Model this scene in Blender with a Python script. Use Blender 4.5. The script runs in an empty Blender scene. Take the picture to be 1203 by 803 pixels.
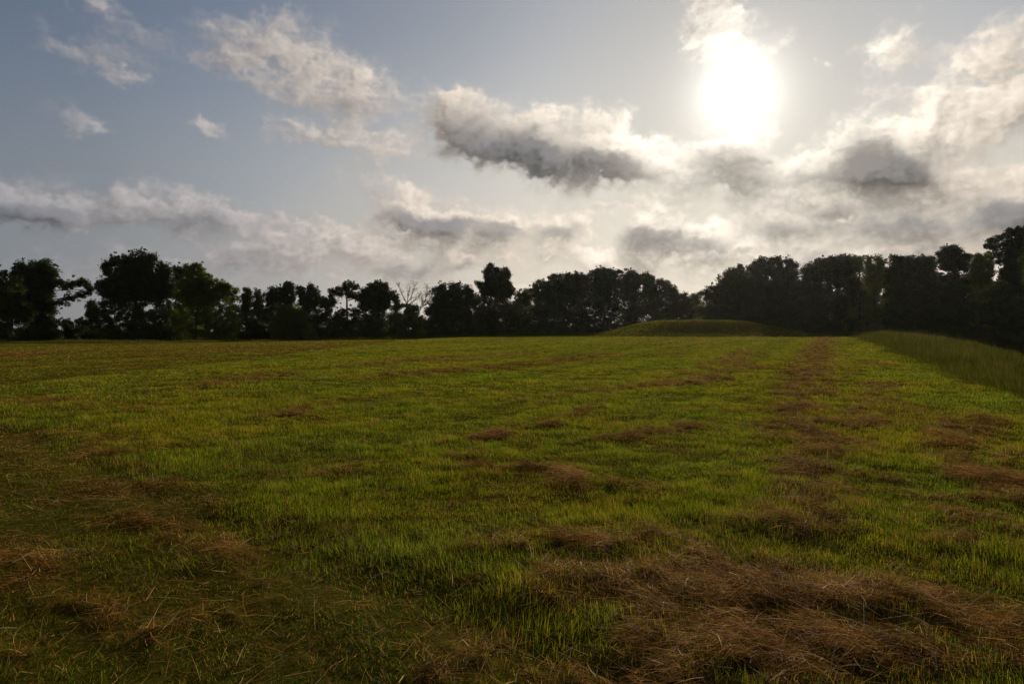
import bpy, math, random
import numpy as np

C = bpy.context.scene.collection
sc = bpy.context.scene
rng = np.random.default_rng(7)
random.seed(7)
R = math.radians

# ------------------------------------------------------------------ camera geometry
EYE = 1.6
FPX = 802.0
PITCH = math.atan(13.5 / FPX)
HOR = 388.0
def ray(px, py):
    x, u = (px - 601.5) / FPX, -(py - 401.5) / FPX
    c, s = math.cos(PITCH), math.sin(PITCH)
    v = np.array([x, c + u * s, -s + u * c])
    return v / np.linalg.norm(v)


def azel(px, py):
    v = ray(px, py)
    return math.degrees(math.atan2(v[0], v[1])), math.degrees(math.asin(v[2]))


_az, _el = azel(868, 111)
SUN_EL, SUN_AZ = R(_el), R(_az)
SUN = np.array([math.sin(SUN_AZ) * math.cos(SUN_EL), math.cos(SUN_AZ) * math.cos(SUN_EL), math.sin(SUN_EL)])


def at_depth(px, py, Y):
    v = ray(px, py)
    return np.array([v[0] / v[1] * Y, Y, EYE + v[2] / v[1] * Y])


def on_ground(px, py):
    v = ray(px, py)
    t = EYE / -v[2]
    return v[0] * t, v[1] * t


# ------------------------------------------------------------------ noise
def hash2(ix, iy, seed):
    h = (ix.astype(np.int64) * 374761393 + iy.astype(np.int64) * 668265263 + seed * 1442695041) & 0x7fffffff
    h = ((h ^ (h >> 13)) * 1274126177) & 0x7fffffff
    h = h ^ (h >> 16)
    return (h & 0xffffff) / float(0xffffff)


def vnoise(x, y, seed=0):
    ix, iy = np.floor(x), np.floor(y)
    fx, fy = x - ix, y - iy
    fx = fx * fx * (3 - 2 * fx); fy = fy * fy * (3 - 2 * fy)
    a = hash2(ix, iy, seed); b = hash2(ix + 1, iy, seed)
    c = hash2(ix, iy + 1, seed); d = hash2(ix + 1, iy + 1, seed)
    return (a * (1 - fx) + b * fx) * (1 - fy) + (c * (1 - fx) + d * fx) * fy


def fbm(x, y, oct=4, seed=0):
    s, a, t = 0, 0.5, 0
    for i in range(oct):
        s = s + a * vnoise(x * 2 ** i + 17.3 * i, y * 2 ** i - 9.1 * i, seed + i)
        t += a; a *= 0.5
    return s / t


def smooth(a, b, x):
    t = np.clip((x - a) / (b - a), 0, 1)
    return t * t * (3 - 2 * t)


# ------------------------------------------------------------------ the lie of the land
EDGE = [(3.5, -12), (5.5, 0), (7.3, 6), (10.4, 14), (15.6, 26), (36.0, 70), (62, 130), (120, 260)]
EY = np.array([e[1] for e in EDGE], float); EX = np.array([e[0] for e in EDGE], float)


def edge_s(x, y):
    """metres to the right of the line where the mowing stops"""
    return (x - np.interp(y, EY, EX)) * 0.9


def base_z(x, y):
    lr = smooth(-70, 20, x)
    rise = smooth(12, 105, y)
    z = rise * (-0.55 + 1.2 * lr)
    z = z - 1.3 * smooth(114, 160, y) * (1 - smooth(-60, 5, x))
    # undulation
    z = z + 0.10 * (fbm(x * 0.07, y * 0.07, 3, 5) - 0.5) * smooth(3, 15, np.abs(y) + np.abs(x))
    s = edge_s(x, y)
    # low bank where the mowing stops, then the drop towards the wood
    z = z + 0.25 * np.exp(-((s - 3.0) / 2.2) ** 2) * smooth(20, 60, y)
    far_ = smooth(25, 70, y)
    drop = smooth(.2 + 3.8 * far_, 14.0 + 12 * far_, s) * (6.4 - 2.8 * far_) * (1 - 0.75 * smooth(70, 125, y))
    z = z - drop
    # the long low mound
    d = np.sqrt(((x - 31.2) / 22.5) ** 2 + ((y - 112.0) / 16.0) ** 2)
    d = d + .16 * (fbm(x * .11, y * .11, 3, 191) - .5)
    z = z + 2.6 * (1 - smooth(0.22, 1.0, d))
    return z


Z0 = float(base_z(np.array([0.0]), np.array([0.0]))[0])

# ---- where the dried cuttings lie: (pixel polyline, radius in metres, weight)
STROKES = [
    ([(830, 688), (1010, 700), (1203, 735)], 0.36, 1.15), ([(900, 735), (1203, 780)], 0.36, 1.1),
    ([(720, 735), (860, 760), (960, 800)], 0.30, 1.0), ([(560, 800), (800, 803)], 0.18, .7),
    ([(760, 640), (850, 655), (940, 662)], 0.26, .8), ([(640, 690), (760, 700)], 0.2, .8),
    ([(1150, 492), (1125, 520), (1150, 550), (1203, 585)], 0.45, .95), ([(1040, 560), (1203, 640)], .3, .55),
    ([(968, 403), (960, 430)], 1.1, .95), ([(955, 430), (946, 470)], 0.7, .95),
    ([(946, 470), (940, 500), (965, 530)], 0.5, .95), ([(960, 530), (940, 575), (905, 612)], 0.4, .75),
    ([(1010, 428), (1050, 432)], 0.7, .8), ([(1035, 450), (1010, 520)], 0.5, .7),
    ([(880, 495), (1030, 500)], 0.35, .9), ([(1120, 640), (1180, 620)], 0.2, .5),
    ([(530, 522), (640, 503), (705, 478)], 0.3, .75), ([(560, 548), (660, 562), (750, 578)], 0.3, .75),
    ([(360, 560), (480, 545), (560, 540)], 0.3, .55), ([(340, 488), (400, 470)], 0.5, .75),
    ([(430, 662), (560, 655), (690, 645)], 0.14, .7), ([(600, 700), (690, 745)], 0.16, .6),
    ([(420, 768), (500, 795)], 0.12, .7), ([(700, 655), (760, 640)], .2, .8),
    ([(60, 508), (210, 572), (300, 625)], 0.30, .42), ([(110, 570), (230, 640), (320, 680)], 0.22, .50),
    ([(0, 640), (60, 690), (90, 740)], 0.28, .48), ([(150, 760), (300, 715)], 0.15, .6),
    ([(470, 441), (640, 427), (725, 418)], 1.0, .8), ([(640, 470), (780, 452), (900, 432)], 0.8, .7),
    ([(420, 430), (560, 420)], 1.5, .6), ([(240, 455), (330, 440)], 1.0, .6), ([(60, 470), (150, 480)], .7, .5),
    ([(0, 418), (60, 412)], 2.0, .6), ([(820, 440), (880, 415)], 1.0, .7), ([(700, 520), (820, 500)], .4, .6),
]
STR_G = []
for pts, rad, w in STROKES:
    STR_G.append((np.array([on_ground(*p) for p in pts]), rad, w))


def seg_dist(x, y, P):
    best = np.full(x.shape, 1e9)
    for a, b in zip(P[:-1], P[1:]):
        d = b - a
        t = np.clip(((x - a[0]) * d[0] + (y - a[1]) * d[1]) / (d @ d), 0, 1)
        best = np.minimum(best, np.hypot(x - a[0] - t * d[0], y - a[1] - t * d[1]))
    return best


MD = (math.sin(R(24.8)), math.cos(R(24.8)))       # mowing direction


def along(x, y):
    return x * MD[0] + y * MD[1], x * MD[1] - y * MD[0]


def hay_map(x, y):
    h = np.zeros(x.shape)
    wx = x + 0.5 * (fbm(x * 1.1, y * 1.1, 3, 31) - .5)
    wy = y + 0.9 * (fbm(x * 1.1, y * 1.1, 3, 41) - .5)
    for P, rad, w in STR_G:
        h = np.maximum(h, w * np.exp(-(seg_dist(wx, wy, P) / rad) ** 2 * 0.7))
    n = fbm(x * 1.6, y * 1.6, 4, 51)
    n5 = fbm(x * 4.5, y * 4.5, 3, 55)
    h = h * smooth(0.34, 0.62, .62 * n + .38 * n5 + 0.20 * smooth(.85, 1.1, h)) * (.55 + .9 * smooth(.3, .55, n5))
    # thin windrows left by the mower, all running the same way
    u, v = along(x, y)
    r = fbm(v * 0.55 + 0.5 * fbm(u * .1, v * .1, 2, 3), u * 0.025, 2, 61)
    g = smooth(0.58, 0.76, r) * smooth(0.34, 0.58, fbm(x * .35, y * .35, 3, 71)) * smooth(6, 14, y)
    p = smooth(0.60, 0.78, fbm(x * 0.9, y * 0.9, 4, 81))
    h = np.maximum(h, 0.50 * g)
    h = np.maximum(h, 0.24 * p)
    s = edge_s(x, y)
    return np.clip(h * (1 - smooth(-0.5, 0.5, s)), 0, 1)


TRACK = [(-14, 16.5), (-9.2, 12.0), (-4.5, 7.6), (-1.6, 4.9), (0.6, 2.9), (2.5, 1.0)]
TP = np.array(TRACK, float)


def ground_z(x, y, hay=None):
    if hay is None:
        hay = hay_map(x, y)
    z = base_z(x, y) - Z0
    near = 1 - smooth(30, 80, np.hypot(x, y))
    z = z + near * hay * (0.01 + 0.055 * fbm(x * 2.3, y * 2.3, 2, 91) + .05 * (fbm(x * 6.5, y * 6.5, 2, 95) - .35))
    z = z + near * 0.06 * (fbm(x * 1.3, y * 1.3, 5, 101) - .5)
    # worn wheel rut at the left
    d = seg_dist(x, y, TP)
    z = z - near * 0.03 * np.exp(-(d / 0.22) ** 2) + near * 0.012 * np.exp(-((d - 0.5) / 0.2) ** 2)
    return z


# ------------------------------------------------------------------ mesh helpers
def mesh_from(name, verts, faces_flat, loop_totals, mats, attrs=None, smooth_shade=False):
    me = bpy.data.meshes.new(name)
    nv, nl, nf = len(verts), len(faces_flat), len(loop_totals)
    me.vertices.add(nv); me.vertices.foreach_set('co', np.asarray(verts, np.float32).ravel())
    me.loops.add(nl); me.loops.foreach_set('vertex_index', np.asarray(faces_flat, np.int32))
    me.polygons.add(nf)
    starts = np.zeros(nf, np.int32); starts[1:] = np.cumsum(loop_totals)[:-1]
    me.polygons.foreach_set('loop_start', starts)
    if smooth_shade:
        me.polygons.foreach_set('use_smooth', np.ones(nf, bool))
    for k, a in (attrs or {}).items():
        at = me.attributes.new(k, 'FLOAT', 'POINT')
        at.data.foreach_set('value', np.asarray(a, np.float32))
    me.update(calc_edges=True)
    for m in (mats if isinstance(mats, (list, tuple)) else [mats]):
        me.materials.append(m)
    return me


def link(name, me, parent=None, loc=None):
    o = bpy.data.objects.new(name, me); C.objects.link(o)
    if parent is not None: o.parent = parent
    if loc is not None: o.location = loc
    return o


def strips(P, W, side, attrs, mat, name):
    """P: (n,k,3) centre lines, W: (n,k) half widths (last = tip, one vertex), side (n,3)"""
    n, k, _ = P.shape
    nv = 2 * (k - 1) + 1
    V = np.empty((n, nv, 3), np.float32)
    for i in range(k - 1):
        V[:, 2 * i] = P[:, i] - side * W[:, i, None]
        V[:, 2 * i + 1] = P[:, i] + side * W[:, i, None]
    V[:, nv - 1] = P[:, -1]
    q = []
    tot = []
    for i in range(k - 2):
        q += [2 * i, 2 * i + 1, 2 * i + 3, 2 * i + 2]; tot.append(4)
    q += [nv - 3, nv - 2, nv - 1]; tot.append(3)
    F = (np.arange(n, dtype=np.int32)[:, None] * nv + np.array(q, np.int32)[None]).ravel()
    A = {a: np.repeat(v.astype(np.float32), nv) for a, v in attrs.items()}
    T = np.tile(np.array(tot, np.int32), n)
    return V.reshape(-1, 3), F, T, A


def join_strips(name, parts, mats):
    off = 0; VV, FF, TT = [], [], []; AA = {}
    for V, F, T, A in parts:
        VV.append(V); FF.append(F + off); TT.append(T); off += len(V)
        for a, v in A.items(): AA.setdefault(a, []).append(v)
    return mesh_from(name, np.concatenate(VV), np.concatenate(FF), np.concatenate(TT), mats,
                     {a: np.concatenate(v) for a, v in AA.items()})


# ------------------------------------------------------------------ materials
def new_mat(name):
    m = bpy.data.materials.new(name); m.use_nodes = True
    nt = m.node_tree; nt.nodes.clear()
    out = nt.nodes.new('ShaderNodeOutputMaterial')
    return m, nt, out


def ramp(nt, fac, stops):
    r = nt.nodes.new('ShaderNodeValToRGB')
    e = r.color_ramp.elements
    e[0].position, e[0].color = stops[0][0], (*stops[0][1], 1)
    e[1].position, e[1].color = stops[-1][0], (*stops[-1][1], 1)
    for p, c in stops[1:-1]:
        q = e.new(p); q.color = (*c, 1)
    nt.links.new(fac, r.inputs[0])
    return r.outputs[0]


def attr(nt, name):
    a = nt.nodes.new('ShaderNodeAttribute'); a.attribute_name = name
    return a.outputs['Fac']


def mixc(nt, fac, a, b, blend='MIX'):
    m = nt.nodes.new('ShaderNodeMix'); m.data_type = 'RGBA'; m.blend_type = blend
    for s, v in ((0, fac), (6, a), (7, b)):
        if isinstance(v, (int, float)): m.inputs[s].default_value = v
        elif isinstance(v, tuple): m.inputs[s].default_value = (*v, 1)
        else: nt.links.new(v, m.inputs[s])
    return m.outputs[2]


def math_n(nt, op, *a, clamp=False):
    m = nt.nodes.new('ShaderNodeMath'); m.operation = op; m.use_clamp = clamp
    for i, v in enumerate(a):
        if isinstance(v, (int, float)): m.inputs[i].default_value = v
        else: nt.links.new(v, m.inputs[i])
    return m.outputs[0]


def noise_n(nt, vec, scale, detail=3, rough=.55, dist=0):
    n = nt.nodes.new('ShaderNodeTexNoise')
    n.inputs['Scale'].default_value = scale; n.inputs['Detail'].default_value = detail
    n.inputs['Roughness'].default_value = rough; n.inputs['Distortion'].default_value = dist
    if vec is not None: nt.links.new(vec, n.inputs['Vector'])
    return n


def pos(nt):
    return nt.nodes.new('ShaderNodeNewGeometry').outputs['Position']


def blade_shader(nt, out, col, transl, gloss=0.06, tcol=None):
    d = nt.nodes.new('ShaderNodeBsdfDiffuse'); t = nt.nodes.new('ShaderNodeBsdfTranslucent')
    nt.links.new(col, d.inputs[0]); nt.links.new(tcol if tcol is not None else col, t.inputs[0])
    mx = nt.nodes.new('ShaderNodeMixShader'); mx.inputs[0].default_value = transl
    nt.links.new(d.outputs[0], mx.inputs[1]); nt.links.new(t.outputs[0], mx.inputs[2])
    last = mx.outputs[0]
    if gloss:
        g = nt.nodes.new('ShaderNodeBsdfGlossy'); g.inputs['Roughness'].default_value = .45
        g.inputs[0].default_value = (1, 1, 1, 1)
        f = nt.nodes.new('ShaderNodeFresnel'); f.inputs[0].default_value = 1.35
        m2 = nt.nodes.new('ShaderNodeMixShader')
        nt.links.new(math_n(nt, 'MULTIPLY', f.outputs[0], gloss * .12), m2.inputs[0])
        nt.links.new(last, m2.inputs[1]); nt.links.new(g.outputs[0], m2.inputs[2])
        last = m2.outputs[0]
    nt.links.new(last, out.inputs[0])


# grass
GRASS_T, HAY_T = 0.55, 0.25
M_grass, nt, out = new_mat('grass blades')
g1 = ramp(nt, attr(nt, 'tone'), [(0, (.030, .050, .003)), (.4, (.088, .140, .004)), (.75, (.165, .232, .006)), (1, (.30, .22, .04))])
n1 = noise_n(nt, pos(nt), 0.23, 3).outputs['Fac']
g2 = mixc(nt, ramp(nt, n1, [(.38, (0, 0, 0)), (.62, (1, 1, 1))]), g1, mixc(nt, 1.0, g1, (1.35, 1.0, .8), 'MULTIPLY'))
g3 = mixc(nt, attr(nt, 'dry'), g2, (.21, .105, .022))
blade_shader(nt, out, g3, .62, 0.03)

M_hay, nt, out = new_mat('dried cuttings')
h1 = ramp(nt, attr(nt, 'tone'), [(0, (.03, .014, .003)), (.3, (.19, .074, .010)), (.65, (.48, .225, .042)), (.93, (.64, .38, .13)), (1, (.62, .50, .30))])
blade_shader(nt, out, h1, HAY_T, 0.05)

M_tall, nt, out = new_mat('tall grass')
t1 = ramp(nt, attr(nt, 'tone'), [(0, (.026, .038, .003)), (.5, (.056, .064, .006)), (.85, (.110, .095, .014)), (1, (.20, .145, .05))])
blade_shader(nt, out, t1, 0.45, 0.0)

M_ground, nt, out = new_mat('turf floor')
b = nt.nodes.new('ShaderNodeBsdfDiffuse')
P = pos(nt)
n1 = noise_n(nt, P, 9, 6, .7).outputs['Fac']
n2 = noise_n(nt, P, 0.25, 4).outputs['Fac']
gr = ramp(nt, n1, [(.3, (.020, .022, .003)), (.5, (.042, .042, .005)), (.7, (.080, .070, .010))])
gr = mixc(nt, ramp(nt, n2, [(.4, (0, 0, 0)), (.62, (1, 1, 1))]), gr, mixc(nt, 1.0, gr, (1.35, 1.05, .8), 'MULTIPLY'))
hy = ramp(nt, n1, [(.3, (.025, .013, .004)), (.55, (.085, .042, .012)), (.75, (.16, .085, .025))])
nt.links.new(mixc(nt, attr(nt, 'dry'), gr, hy), b.inputs[0])
bp = nt.nodes.new('ShaderNodeBump'); bp.inputs['Strength'].default_value = .6; bp.inputs['Distance'].default_value = .04
nt.links.new(n1, bp.inputs['Height']); nt.links.new(bp.outputs[0], b.inputs['Normal'])
nt.links.new(b.outputs[0], out.inputs[0])


def leaf_mat(name, dark, light, transl, tmul=(1.3, 1.25, .6)):
    m, nt, out = new_mat(name)
    c = ramp(nt, attr(nt, 'tone'), [(0, dark), (1, light)])
    blade_shader(nt, out, c, transl, 0.12, mixc(nt, 1.0, c, tmul, 'MULTIPLY'))
    return m


M_oak = leaf_mat('oak leaves', (.030, .036, .013), (.060, .070, .024), .22)
M_mid = leaf_mat('broad leaves', (.036, .046, .013), (.072, .086, .022), .26)
M_lite = leaf_mat('pale leaves', (.070, .090, .014), (.12, .14, .024), .44)
M_pine = leaf_mat('pine needles', (.028, .034, .016), (.050, .060, .025), .15)
M_grey = leaf_mat('thin grey leaves', (.09, .09, .065), (.17, .16, .12), .35, (1, 1, 1))

M_bark, nt, out = new_mat('bark')
b = nt.nodes.new('ShaderNodeBsdfPrincipled')
bn = noise_n(nt, pos(nt), 3, 5, .7).outputs['Fac']
nt.links.new(ramp(nt, bn, [(.3, (.025, .020, .016)), (.7, (.075, .060, .048))]), b.inputs['Base Color'])
b.inputs['Roughness'].default_value = .95
nt.links.new(b.outputs[0], out.inputs[0])
M_deadbark, nt, out = new_mat('bleached bark')
b = nt.nodes.new('ShaderNodeBsdfPrincipled')
bn = noise_n(nt, pos(nt), 3, 5, .7).outputs['Fac']
nt.links.new(ramp(nt, bn, [(.3, (.16, .145, .125)), (.7, (.30, .27, .235))]), b.inputs['Base Color'])
b.inputs['Roughness'].default_value = .9
nt.links.new(b.outputs[0], out.inputs[0])

# ------------------------------------------------------------------ ground sheet
ang = np.concatenate([np.linspace(-60, 60, 760, endpoint=False), np.linspace(60, 300, 80, endpoint=False)])
rad = [0.25]
while rad[-1] < 16: rad.append(rad[-1] * 1.011)
while rad[-1] < 260: rad.append(rad[-1] * 1.018)
while rad[-1] < 4200: rad.append(rad[-1] * 1.12)
rad = np.array(rad)
A, Rr = np.meshgrid(np.radians(ang), rad)
gx, gy = np.sin(A) * Rr, np.cos(A) * Rr
gh = hay_map(gx, gy)
gz = ground_z(gx, gy, gh)
na, nr = len(ang), len(rad)
V = np.stack([gx, gy, gz], -1).reshape(-1, 3)
V = np.vstack([V, [[0, 0, float(ground_z(np.array([0.]), np.array([0.]))[0])]]])
i, j = np.meshgrid(np.arange(nr - 1), np.arange(na), indexing='ij')
j2 = (j + 1) % na
Q = np.stack([i * na + j, i * na + j2, (i + 1) * na + j2, (i + 1) * na + j], -1).reshape(-1, 4)[:, ::-1]
cj = np.arange(na); T3 = np.stack([(cj + 1) % na, cj, np.full(na, nr * na)], -1)
ff = np.concatenate([Q.ravel(), T3.ravel()])
lt = np.concatenate([np.full(len(Q), 4), np.full(na, 3)])
me = mesh_from('ground', V, ff, lt, M_ground, {'dry': np.append(gh.ravel(), 0) * 0.9}, True)
g = link('ground', me); g['kind'] = 'structure'


IA0 = int(np.searchsorted(ang, 60)); LR = np.log(rad)


def look(F_, x, y):
    r_ = np.hypot(x, y); t_ = np.degrees(np.arctan2(x, y))
    ai = np.clip((t_ + 60) / 120 * 760, 0, 758.999); ri = np.clip(np.interp(r_, rad, np.arange(nr)), 0, nr - 1.001)
    a0, r0 = ai.astype(int), ri.astype(int); fa, fr = ai - a0, ri - r0
    return (F_[r0, a0] * (1 - fa) + F_[r0, a0 + 1] * fa) * (1 - fr) + (F_[r0 + 1, a0] * (1 - fa) + F_[r0 + 1, a0 + 1] * fa) * fr


def hay_at(x, y): return look(gh, x, y)


def z_at(x, y):
    t_ = np.degrees(np.arctan2(x, y))
    out_ = np.abs(t_) > 59.5
    z_ = look(gz, x, y)
    if out_.any(): z_[out_] = ground_z(x[out_], y[out_])
    return z_


# ------------------------------------------------------------------ mown grass and cuttings
def scatter(r0, r1, rho, amax=50):
    """points in a ring sector with density rho(r) per square metre"""
    n_ring = 60
    rs = np.geomspace(r0, r1, n_ring + 1)
    X, Y = [], []
    for a, b in zip(rs[:-1], rs[1:]):
        area = R(2 * amax) * (b * b - a * a) / 2
        n = int(area * rho((a + b) / 2))
        r = np.sqrt(rng.uniform(a * a, b * b, n)); t = np.radians(rng.uniform(-amax, amax, n))
        X.append(r * np.sin(t)); Y.append(r * np.cos(t))
    return np.concatenate(X), np.concatenate(Y)


def blades(x, y, z, L, W, lean, tone, dry, k, mat, name, head=None):
    n = len(x)
    th = rng.uniform(0, 2 * math.pi, n) if head is None else head
    hd = np.stack([np.cos(th), np.sin(th), np.zeros(n)], -1)
    ph = th + math.pi / 2 + rng.normal(0, .5, n)
    side = np.stack([np.cos(ph), np.sin(ph), np.zeros(n)], -1)
    P = np.empty((n, k, 3)); P[:, 0] = np.stack([x, y, z], -1)
    for i in range(1, k):
        t = i / (k - 1)
        a = lean * (0.5 + 0.9 * t)
        d = hd * np.sin(a)[:, None] + np.array([0, 0, 1.]) * np.cos(a)[:, None]
        P[:, i] = P[:, i - 1] + d * (L / (k - 1))[:, None]
    Wk = np.stack([W * .5 * w for w in np.linspace(1, .55, k)], -1)
    return strips(P, Wk, side, {'tone': tone, 'dry': dry}, mat, name)


def grass_layer(r0, r1, rho, k, wmul, hmul=1.0):
    x, y = scatter(r0, r1, rho)
    s = edge_s(x, y)
    h = hay_at(x, y)
    d = seg_dist(x, y, TP)
    clump = np.clip(.5 + 1.15 * (.5 * fbm(x * 2.2, y * 2.2, 2, 111) + .5 * fbm(x * 5.5, y * 5.5, 2, 113) - .5), 0, 1)
    big = fbm(x * .5, y * .5, 3, 121)
    cr_ = (x - np.interp(y, TP[::-1, 1], TP[::-1, 0]))
    keep = (rng.random(len(x)) > h * 0.74) & (rng.random(len(x)) > .42 * smooth(.3, -.5, cr_) * (y < 17)) & (s < 1.2) & (rng.random(len(x)) < 0.38 + 0.9 * smooth(.28, .58, clump)) \
        & (rng.random(len(x)) > 0.55 * np.exp(-(d / .35) ** 2))
    x, y, h, clump, big, s, d = (v[keep] for v in (x, y, h, clump, big, s, d))
    r = np.hypot(x, y)
    n = len(x)
    # shorter and more worn inside (left of) the track
    cross = (x - np.interp(y, TP[::-1, 1], TP[::-1, 0]))
    worn = smooth(0.3, -0.5, cross)
    L = (0.024 + 0.085 * clump ** 1.8 + 0.03 * rng.random(n)) * (0.62 + .5 * smooth(.35, .65, big)) * hmul * (1 - .28 * worn)
    tuft = (rng.random(n) < .03)
    mu, mv = along(x, y)
    mow = smooth(.35, .65, fbm(mv * .85, mu * .04, 2, 181))
    L = L * (.82 + .36 * mow)
    L = L * np.where(tuft, 1.6, 1)
    W = wmul(r) * rng.uniform(.7, 1.3, n)
    lean = np.abs(rng.normal(0.78, .45, n)) + .3 * worn
    tone = np.clip(0.0 + .12 * mow + .66 * clump + .25 * (fbm(x * 7, y * 7, 2, 137) - .5) + rng.normal(0, .24, n) - .22 * worn * (y < 17), 0, .93) + (rng.random(n) < .06) * .4
    dry = np.clip((rng.random(n) < (.09 + .45 * h + .12 * worn + .14 * smooth(.45, .7, fbm(x * .8, y * .8, 3, 131)) + .34 * smooth(.52, .72, fbm(x * 5, y * 5, 3, 133)) * (1 - .6 * smooth(10, 25, y)))) * rng.uniform(.4, 1, n), 0, 1)
    z = z_at(x, y) - 0.004
    head = 9.0 * fbm(x * 1.3, y * 1.3, 2, 139) + rng.normal(0, 1.1, n)
    return blades(x, y, z, L, W, lean, np.clip(tone, 0, 1), dry, k, M_grass, 'g', head)


parts = [
    grass_layer(2.0, 7, lambda r: 11500, 3, lambda r: .0031 + r * 0),
    grass_layer(7, 18, lambda r: 11500 * (7 / r) ** 1.85, 3, lambda r: .0031 * (r / 7) ** .95),
    grass_layer(18, 135, lambda r: 11500 * (7 / 18) ** 1.85 * (18 / r) ** 1.75, 2, lambda r: .0145 * (r / 18) ** .95, 1.0),
]
me = join_strips('mown_grass', parts, [M_grass])
o = link('mown_grass', me)
o['label'] = 'short mown green grass covering the whole field'; o['category'] = 'grass'; o['kind'] = 'stuff'


def hay_layer(r0, r1, rho, wmul, lmul, k=4):
    x, y = scatter(r0, r1, rho)
    h = hay_at(x, y)
    d = seg_dist(x, y, TP)
    stray = 0.045 + .03 * smooth(.45, .65, fbm(x * .6, y * .6, 3, 147)) + .05 * np.exp(-(d / 1.0) ** 2)
    gap = smooth(.36, .52, fbm(x * 7.5, y * 7.5, 2, 145))
    keep = (rng.random(len(x)) < np.maximum(smooth(.14, 1.05, h) * (.22 + .78 * gap), stray)) & (edge_s(x, y) < .4)
    x, y, h = x[keep], y[keep], h[keep]
    n = len(x); r = np.hypot(x, y)
    # strands lie roughly with their neighbours
    th = 5.5 * fbm(x * .9, y * .9, 2, 141) + rng.normal(0, .5, n)
    th = np.where(rng.random(n) < .45, rng.uniform(0, 6.283, n), th)
    stick_ = rng.random(n) < .015
    L = rng.gamma(3, .048, n) * lmul(r)
    L = np.minimum(L, .5 * lmul(r)) * np.where(stick_, .6, 1)
    flat_ = rng.random(n) < .16
    L = np.where(flat_, L * .55, L)
    W = wmul(r) * rng.uniform(.5, 1.5, n) * np.where(flat_, 2.4, 1)
    z = z_at(x, y) + .008 + rng.random(n) ** 1.5 * (.015 + .055 * h)
    pitch = rng.normal(.05, .22, n)
    stick = stick_
    pitch = np.where(stick, rng.uniform(.5, 1.3, n), pitch)
    bend = rng.normal(0, .28, n); sag = rng.uniform(.0, .5, n)
    P = np.empty((n, k, 3)); P[:, 0] = np.stack([x, y, z], -1)
    for i in range(1, k):
        t = i / (k - 1)
        a = th + bend * t; p = pitch - sag * t * np.where(stick, .3, 1)
        dd = np.stack([np.cos(a) * np.cos(p), np.sin(a) * np.cos(p), np.sin(p)], -1)
        P[:, i] = P[:, i - 1] + dd * (L / (k - 1))[:, None]
    gzz = base_z(P[:, :, 0], P[:, :, 1]) - Z0
    P[:, :, 2] = np.maximum(P[:, :, 2], z_at(P[:, :, 0].ravel(), P[:, :, 1].ravel()).reshape(P.shape[:2]) + .003)
    ph = th + math.pi / 2
    tw = rng.normal(0, .6, n)
    side = np.stack([np.cos(ph) * np.cos(tw), np.sin(ph) * np.cos(tw), np.sin(tw)], -1)
    Wk = np.stack([W * .5 * w for w in np.linspace(1, .7, k)], -1)
    pale = rng.random(n) < .012
    tone = np.clip(-.05 + .85 * fbm(x * 3.2, y * 3.2, 3, 151) + rng.normal(0, .30, n), 0, .92)
    tone = np.where(pale | (stick & (rng.random(n) < .12)), rng.uniform(.93, 1, n), tone)
    return strips(P, Wk, side, {'tone': tone, 'dry': tone * 0}, M_hay, 'h')


parts = [
    hay_layer(2.0, 8, lambda r: 9500, lambda r: .0015 + 0 * r, lambda r: 1 + 0 * r),
    hay_layer(8, 22, lambda r: 9500 * (8 / r) ** 1.9, lambda r: .0015 * (r / 8) ** .85, lambda r: (r / 8) ** .25),
    hay_layer(22, 110, lambda r: 9500 * (8 / 22) ** 1.9 * (22 / r) ** 2.0, lambda r: .005 * (r / 22), lambda r: 1.3 * (r / 22) ** .5, 3),
]
me = join_strips('hay_cuttings', parts, [M_hay])
o = link('hay_cuttings', me)
o['label'] = 'brown dried grass cuttings lying in loose heaps and streaks on the field'; o['category'] = 'hay'; o['kind'] = 'stuff'

# ---- tall grass on the bank at the right
n = 240000
u = rng.random(n)
y = 5 + 120 * u ** 1.9
s = -0.2 + rng.gamma(2.2, 2.6, n)
s = np.where(s > 16, rng.uniform(0, 10, n), s)
s = s + 2.4 * (fbm(y * .45, s * .3, 4, 161) - .5)
x = np.interp(y, EY, EX) + s / .9
r = np.hypot(x, y)
cl = fbm(x * .8, y * .8, 3, 171)
cl = .55 * cl + .45 * fbm(x * 2.2, y * 2.2, 3, 175)
L = (0.20 + .66 * smooth(.3, .75, cl) + .13 * rng.random(n)) * smooth(-.8, 3.2, s + 1.8 * (fbm(x * 1.1, y * 1.1, 2, 173) - .5)) * (.72 + .28 * smooth(18, 45, y)) * (1 - .25 * smooth(60, 100, y)) + .05
W = .006 * np.maximum(1, r / 14) ** .8 * rng.uniform(.6, 1.3, n)
z = z_at(x, y) - .01
lean = np.abs(rng.normal(.38, .3, n))
tone = np.clip(.15 + .6 * cl + rng.normal(0, .16, n), 0, 1)
seed = rng.random(n) < .035
L = np.where(seed, L * rng.uniform(1.2, 1.7, n), L); tone = np.where(seed, .9, tone)
part = blades(x, y, z, L, W, lean, tone, tone * 0, 4, M_tall, 't', head=rng.normal(2.6, 1.2, n))
o = link('tall_grass', join_strips('tall_grass', [part], [M_tall]))
o['label'] = 'uncut knee high grass on the bank along the right edge of the field'; o['category'] = 'tall grass'; o['kind'] = 'stuff'

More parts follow.
